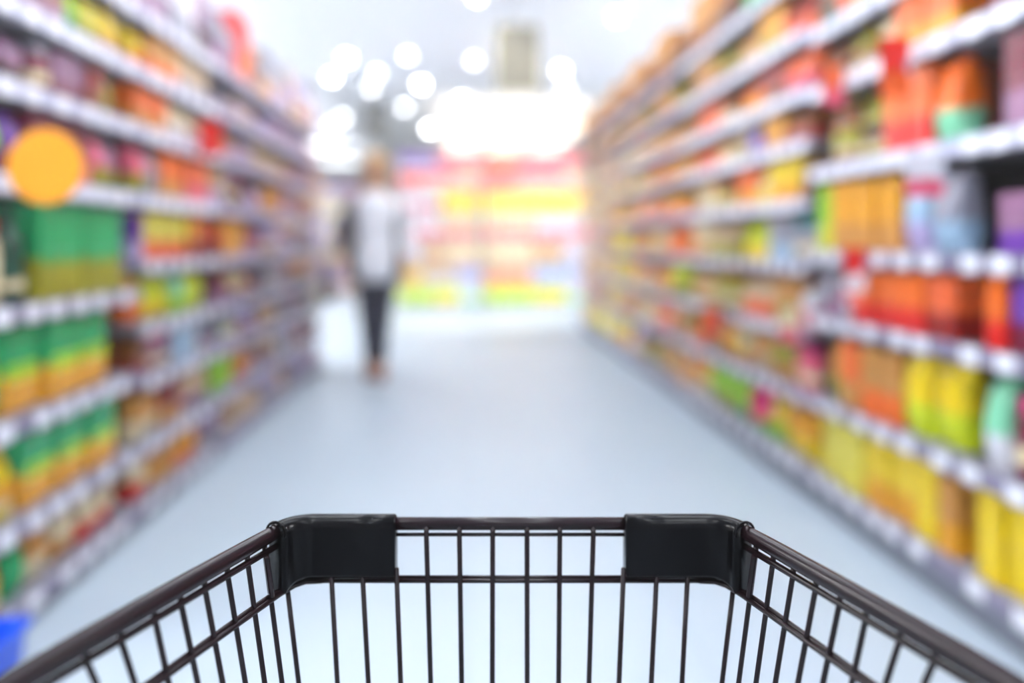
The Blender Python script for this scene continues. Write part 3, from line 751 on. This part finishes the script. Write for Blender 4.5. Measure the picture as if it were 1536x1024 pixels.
# panels: horizontal wires in the panel mesh, upright wires as sub-parts
RW = .0021
taper = lambda z: 1 - 0.037 * (ZMID - z) / 0.09 * (164 / 164.0) * 0.55       # the basket narrows downwards
bm = bmesh.new()
hw = .165
for dz, off in ((ZSUB, 0.0),):
    tube(bm, [wy(-.178, DF - .0005, dz), wy(.178, DF - .0005, dz)], .0016, 8)
    tube(bm, [wy(-.178, DF + .005, dz + .003), wy(.178, DF + .005, dz + .003)], .0016, 8)
for dd in (-.0021, .0021):
    tube(bm, [wy(-.155, DF + dd, ZMID + dd * .3), wy(.155, DF + dd, ZMID + dd * .3)], .0018, 8)
for z in (.655, .565, ZFLOOR):
    k = 1 - (ZMID - z) * .12
    tube(bm, [wy(-.165 * k, DF - (ZMID - z) * .05 + .004, z), wy(.165 * k, DF - (ZMID - z) * .05 + .004, z)], .0022, 8)
front = obj('front_panel', bm, m_metal, cart, smooth=True)
tops = [496.4, 543.2, 594.5, 639.4, 689, 739, 790.5, 839.7, 890, 935.5, 985.3, 1032]
bots = [506, 552.5, 601, 646, 692.5, 738.5, 790.8, 838, 883.5, 928.5, 977, 1023]
for i, (a, b) in enumerate(zip(tops, bots)):
    y0 = 799 if 3 <= i <= 8 else 852
    d = DF - .006
    A = cp(a, y0, d); zb = H - (1024 - 362) * d / FPX
    t = (A.z - ZFLOOR) / (A.z - zb)
    B = cp(a + (b - a) * min(t, 99), 1024, d); B = A + (cp(b, 1024, d) - A) * t
    pts = [A, A + (B - A) * .5, B]
    if 3 <= i <= 8: pts = [A + Vector((0, .004, .006))] + pts
    obj('wire', tube(bmesh.new(), pts, RW, 8), m_metal, front, smooth=True)

left_t = [(129, 990), (181, 959), (232, 926), (271, 902), (307, 880), (341, 859), (371, 839), (397, 826)]
left_b = [(144, 1024), (202, 1024), (253, 1024), (296.5, 1024), (334, 1024), (368, 1024), (397, 1024), (423, 1024)]
rail_y = lambda px: 799 + .574 * (410 - px)
for s in (-1, 1):
    bm = bmesh.new()
    # wire under the rail
    ds = (.64, .6, .55, .5, .45, .42, .36, .28, .2, .1, 0, -.1)
    zoff = lambda d: max(0, .38 - d) * .18
    tube(bm, [wy(s * (side_line(d) - .0015), d, ZSUB - .002 + zoff(d)) for d in ds], .0026, 8)
    lean = lambda d: .14 + max(0, .61 - d) * .6
    for off in (-.0021, .0021):
        pts = [wy(s * (.155 ), DF + off, ZMID + off * .35), wy(s * (.168), DF - .002 + off, ZMID - .0005), wy(s * .1755, .651 + off * .5, ZMID - .001)]
        pts += [wy(s * (side_line(d) - lean(d) * (ZSUB - ZMID) + off * .9), d, ZMID - .001 + off * .3) for d in (.635, .6, .55, .5, .45, .42, .36, .28, .2, .1, 0, -.1)]
        tube(bm, pts, .0021, 8)
    for z in (.655, .565, ZFLOOR):
        pts = [wy(s * (side_line(d) - .14 * (ZSUB - z) * .95), d, z) for d in (.64, .55, .45, .42, .33, .2, .1, 0, -.1)]
        tube(bm, pts, .0022, 8)
    panel = obj('side_panel', bm, m_metal, cart, smooth=True)
    for (tx, ty), (bx_, by_) in zip(left_t, left_b):
        d = .2327 * FPX / (rail_y(tx) - 362)
        A = Vector((s * (CX - tx) * d / FPX + W0 * d, d, H + (362 - ty) * d / FPX))
        M = Vector((s * (CX - bx_) * d / FPX + W0 * d, d, H + (362 - by_) * d / FPX))
        zend = ZFLOOR
        wend = side_line(d) - .14 * (ZSUB - zend) * .95
        B = Vector((s * wend + W0 * d, d, zend))
        if abs(A.x - W0 * d) < .195: pass
        obj('wire', tube(bmesh.new(), [A + Vector((0, 0, .004)), A, M, M.lerp(B, .5) , B], RW, 8), m_metal, panel, smooth=True)
    # the wire at the corner, starting at the middle wire
    d = .648
    A = Vector((s * (CX - 430) * d / FPX + W0 * d, d, H + (362 - 874) * d / FPX)); M = Vector((s * (CX - 448) * d / FPX + W0 * d, d, H + (362 - 1024) * d / FPX))
    B = A + (M - A) * ((A.z - ZFLOOR) / (A.z - M.z))
    obj('wire', tube(bmesh.new(), [A, M, B], RW, 8), m_metal, panel, smooth=True)
    for d in (.385, .35, .315, .28, .245, .21, .17, .13, .09, .05, .01, -.03, -.07):
        zt = ZSUB + zoff(d)
        A = wy(s * side_line(d), d, zt + .002); B = wy(s * (side_line(d) - .14 * (ZSUB - ZFLOOR) * .95), d, ZFLOOR)
        obj('wire', tube(bmesh.new(), [A, B], RW, 8), m_metal, panel, smooth=True)
# corner guards: a rounded cap swept round each corner of the rim
def guard(s):
    path = []                                                   # (w, d, inward normal w, inward normal d)
    w_in = (CX - 594.5) * DF / FPX
    for t in (0, .02, .5, .92, 1): path.append((w_in + (.160 - w_in) * t, DF, 0.0, -1.0))
    for k in range(1, 9):
        a = k / 8 * math.radians(66)
        path.append((.160 + .0275 * math.sin(a), DF - .0275 * (1 - math.cos(a)), -math.sin(a), -math.cos(a)))
    lw, ld, nw, nd = path[-1]
    path.append((lw + .0012, ld - .004, nw, nd))
    bm = bmesh.new(); rings = []
    N = len(path)
    for i, (w, d, nw, nd) in enumerate(path):
        prof = []
        zt = ZRIM + .0078; q = max(0.0, (i - 5) / (N - 6))
        zb = ZRIM - .0405 - .007 * q ** 2
        rin, rout = .0088, .0085
        if i == 0: rin, rout, zt2 = .0070, .0070, zt - .0015
        else: zt2 = zt
        # inner face bottom -> up -> round top -> outer face -> bottom
        prof.append((rin - .0005, zb)); prof.append((rin, zb + .002)); prof.append((rin, zt2 - .010))
        for k in range(0, 9):
            a = PI * k / 8
            c = (rin + rout) / 2
            prof.append(((rin - rout) / 2 + c * math.cos(a), zt2 - .0085 + .0085 * math.sin(a)))
        prof.append((-rout, zb + .002)); prof.append((-rout + .0005, zb))
        rings.append([wy(s * (w + nw * p), d + nd * p, z) for p, z in prof])
    loft(bm, rings)
    bmesh.ops.recalc_face_normals(bm, faces=bm.faces)
    g = obj('corner_guard', bm, m_plastic, cart, smooth=True)
    # open collar where the side rail leaves the guard
    c = path[-1]
    bm = bmesh.new()
    ctr = wy(s * (c[0] + .0006), c[1] - .002, ZRIM + .0005)
    tdir = (wy(s * side_line(.55), .55, ZRIM) - wy(s * side_line(.639), .639, ZRIM)).normalized()
    side = tdir.cross(Vector((0, 0, 1))).normalized()
    loop = [ctr + side * .0086 * math.cos(2 * PI * k / 20) + Vector((0, 0, .0085 * math.sin(2 * PI * k / 20))) for k in range(-1, 12)]
    tube(bm, loop, .0011, 8)
    obj('collar', bm, m_plastic, g, smooth=True)
    # clip plate that hooks down to the middle wire
    tw = lambda d: side_line(d)
    d0 = .628
    bm = bmesh.new()
    p = wy(s * (side_line(d0) - .0035), d0, 0)
    box(bm, -.0022, .0022, -.0058, .0058, 0, .034, bevel=.0015)
    ob = obj('clip_plate', bm, m_metal, g, smooth=False)
    ob.location = (p.x - s * .002, p.y, ZRIM - .0455); ob.rotation_euler = (0, s * .13, s * -.32)
for s in (-1, 1): guard(s)
# basket floor, handle, frame, castors
bm = bmesh.new()
fw = lambda d: side_line(d) - .14 * (ZSUB - ZFLOOR) * .95
for k in range(-6, 7):
    tube(bm, [wy(k / 6 * fw(.64) * .95, .64, ZFLOOR - .003), wy(k / 6 * fw(-.1), -.1, ZFLOOR - .003)], .002, 6)
for d in (.6, .48, .36, .24, .12, 0):
    tube(bm, [wy(-fw(d), d, ZFLOOR - .006), wy(fw(d), d, ZFLOOR - .006)], .0022, 6)
obj('basket_floor', bm, m_metal, cart, smooth=True)
hz = ZRIM + .38 * .18 + .1
bm = bmesh.new()
for s in (-1, 1): tube(bm, [wy(s * .3, -.1, ZRIM + .48 * .18), wy(s * .3, -.16, hz - .01), wy(s * .3, -.18, hz)], .009, 12)
obj('handle_bracket', bm, m_plastic, cart, smooth=True)
obj('handle', tube(bmesh.new(), [wy(-.33, -.18, hz), wy(.33, -.18, hz)], .014, 16), m_plastic, cart, smooth=True)
bm = bmesh.new()
for s in (-1, 1):
    tube(bm, [wy(s * .24, -.1, ZFLOOR), wy(s * .25, -.16, .3), wy(s * .24, -.12, .17), wy(s * .2, .2, .16), wy(s * .13, .56, .16)], .011, 12)
    tube(bm, [wy(s * .17, .3, ZFLOOR - .004), wy(s * .19, .22, .165)], .009, 10)
tube(bm, [wy(-.13, .56, .16), wy(.13, .56, .16)], .011, 12)
tube(bm, [wy(-.24, -.12, .17), wy(.24, -.12, .17)], .011, 12)
obj('frame', bm, m_metal, cart, smooth=True)
for s in (-1, 1):
    for d, w in ((.53, .125), (-.09, .225)):
        bm = bmesh.new()
        box(bm, s * w - .022 + W0 * d, s * w - .017 + W0 * d, d - .02, d + .02, .05, .15)
        box(bm, s * w + .017 + W0 * d, s * w + .022 + W0 * d, d - .02, d + .02, .05, .15)
        box(bm, s * w - .022 + W0 * d, s * w + .022 + W0 * d, d - .02, d + .02, .145, .155)
        c = obj('castor', bm, m_metal, cart)
        wm = lathe(bmesh.new(), [(.045, -.013), (.06, -.012), (.0625, 0), (.06, .012), (.045, .013)], 28)
        bmesh.ops.rotate(wm, verts=wm.verts, cent=(0, 0, 0), matrix=Matrix.Rotation(PI / 2, 3, 'Y'))
        wo = obj('wheel', wm, m_rubber, c, smooth=True); wo.location = (s * w + W0 * d, d, .0625)

# ------------------------------------------------------------------ world, camera, view
w = bpy.data.worlds.new('bloom_haze'); S.world = w; w.use_nodes = True
w.node_tree.nodes['Background'].inputs['Color'].default_value = (0.9, 0.95, 1.0, 1)
w.node_tree.nodes['Background'].inputs['Strength'].default_value = 0.3
# thin haze added to imitate lens bloom and the washed-out far end
vs = w.node_tree.nodes.new('ShaderNodeVolumeScatter'); vs.inputs['Color'].default_value = (1, 1, 1, 1); vs.inputs['Density'].default_value = HAZE; vs.inputs['Anisotropy'].default_value = 0.6
w.node_tree.links.new(vs.outputs[0], w.node_tree.nodes['World Output'].inputs['Volume'])

cam = bpy.data.cameras.new('camera'); co = bpy.data.objects.new('camera', cam); COL.objects.link(co)
co.location = (0, 0, H); co.rotation_euler = (PI / 2, 0, -YAW)
cam.sensor_width = 36.0; cam.lens = FPX / 1536 * 36.0
cam.shift_y = -(512 - HORIZON) / 1536
cam.clip_start = 0.01; cam.clip_end = 100
cam.dof.use_dof = True; cam.dof.focus_distance = 0.61; cam.dof.aperture_fstop = 1.35
S.camera = co
S.view_settings.view_transform = 'Standard'; S.view_settings.look = 'None'
S.view_settings.gamma = 1.0; S.view_settings.exposure = 0.48; S.view_settings.use_curve_mapping = False
S.cycles.use_denoising = True
S.cycles.sample_clamp_indirect = 6.0
S.cycles.max_bounces = 8
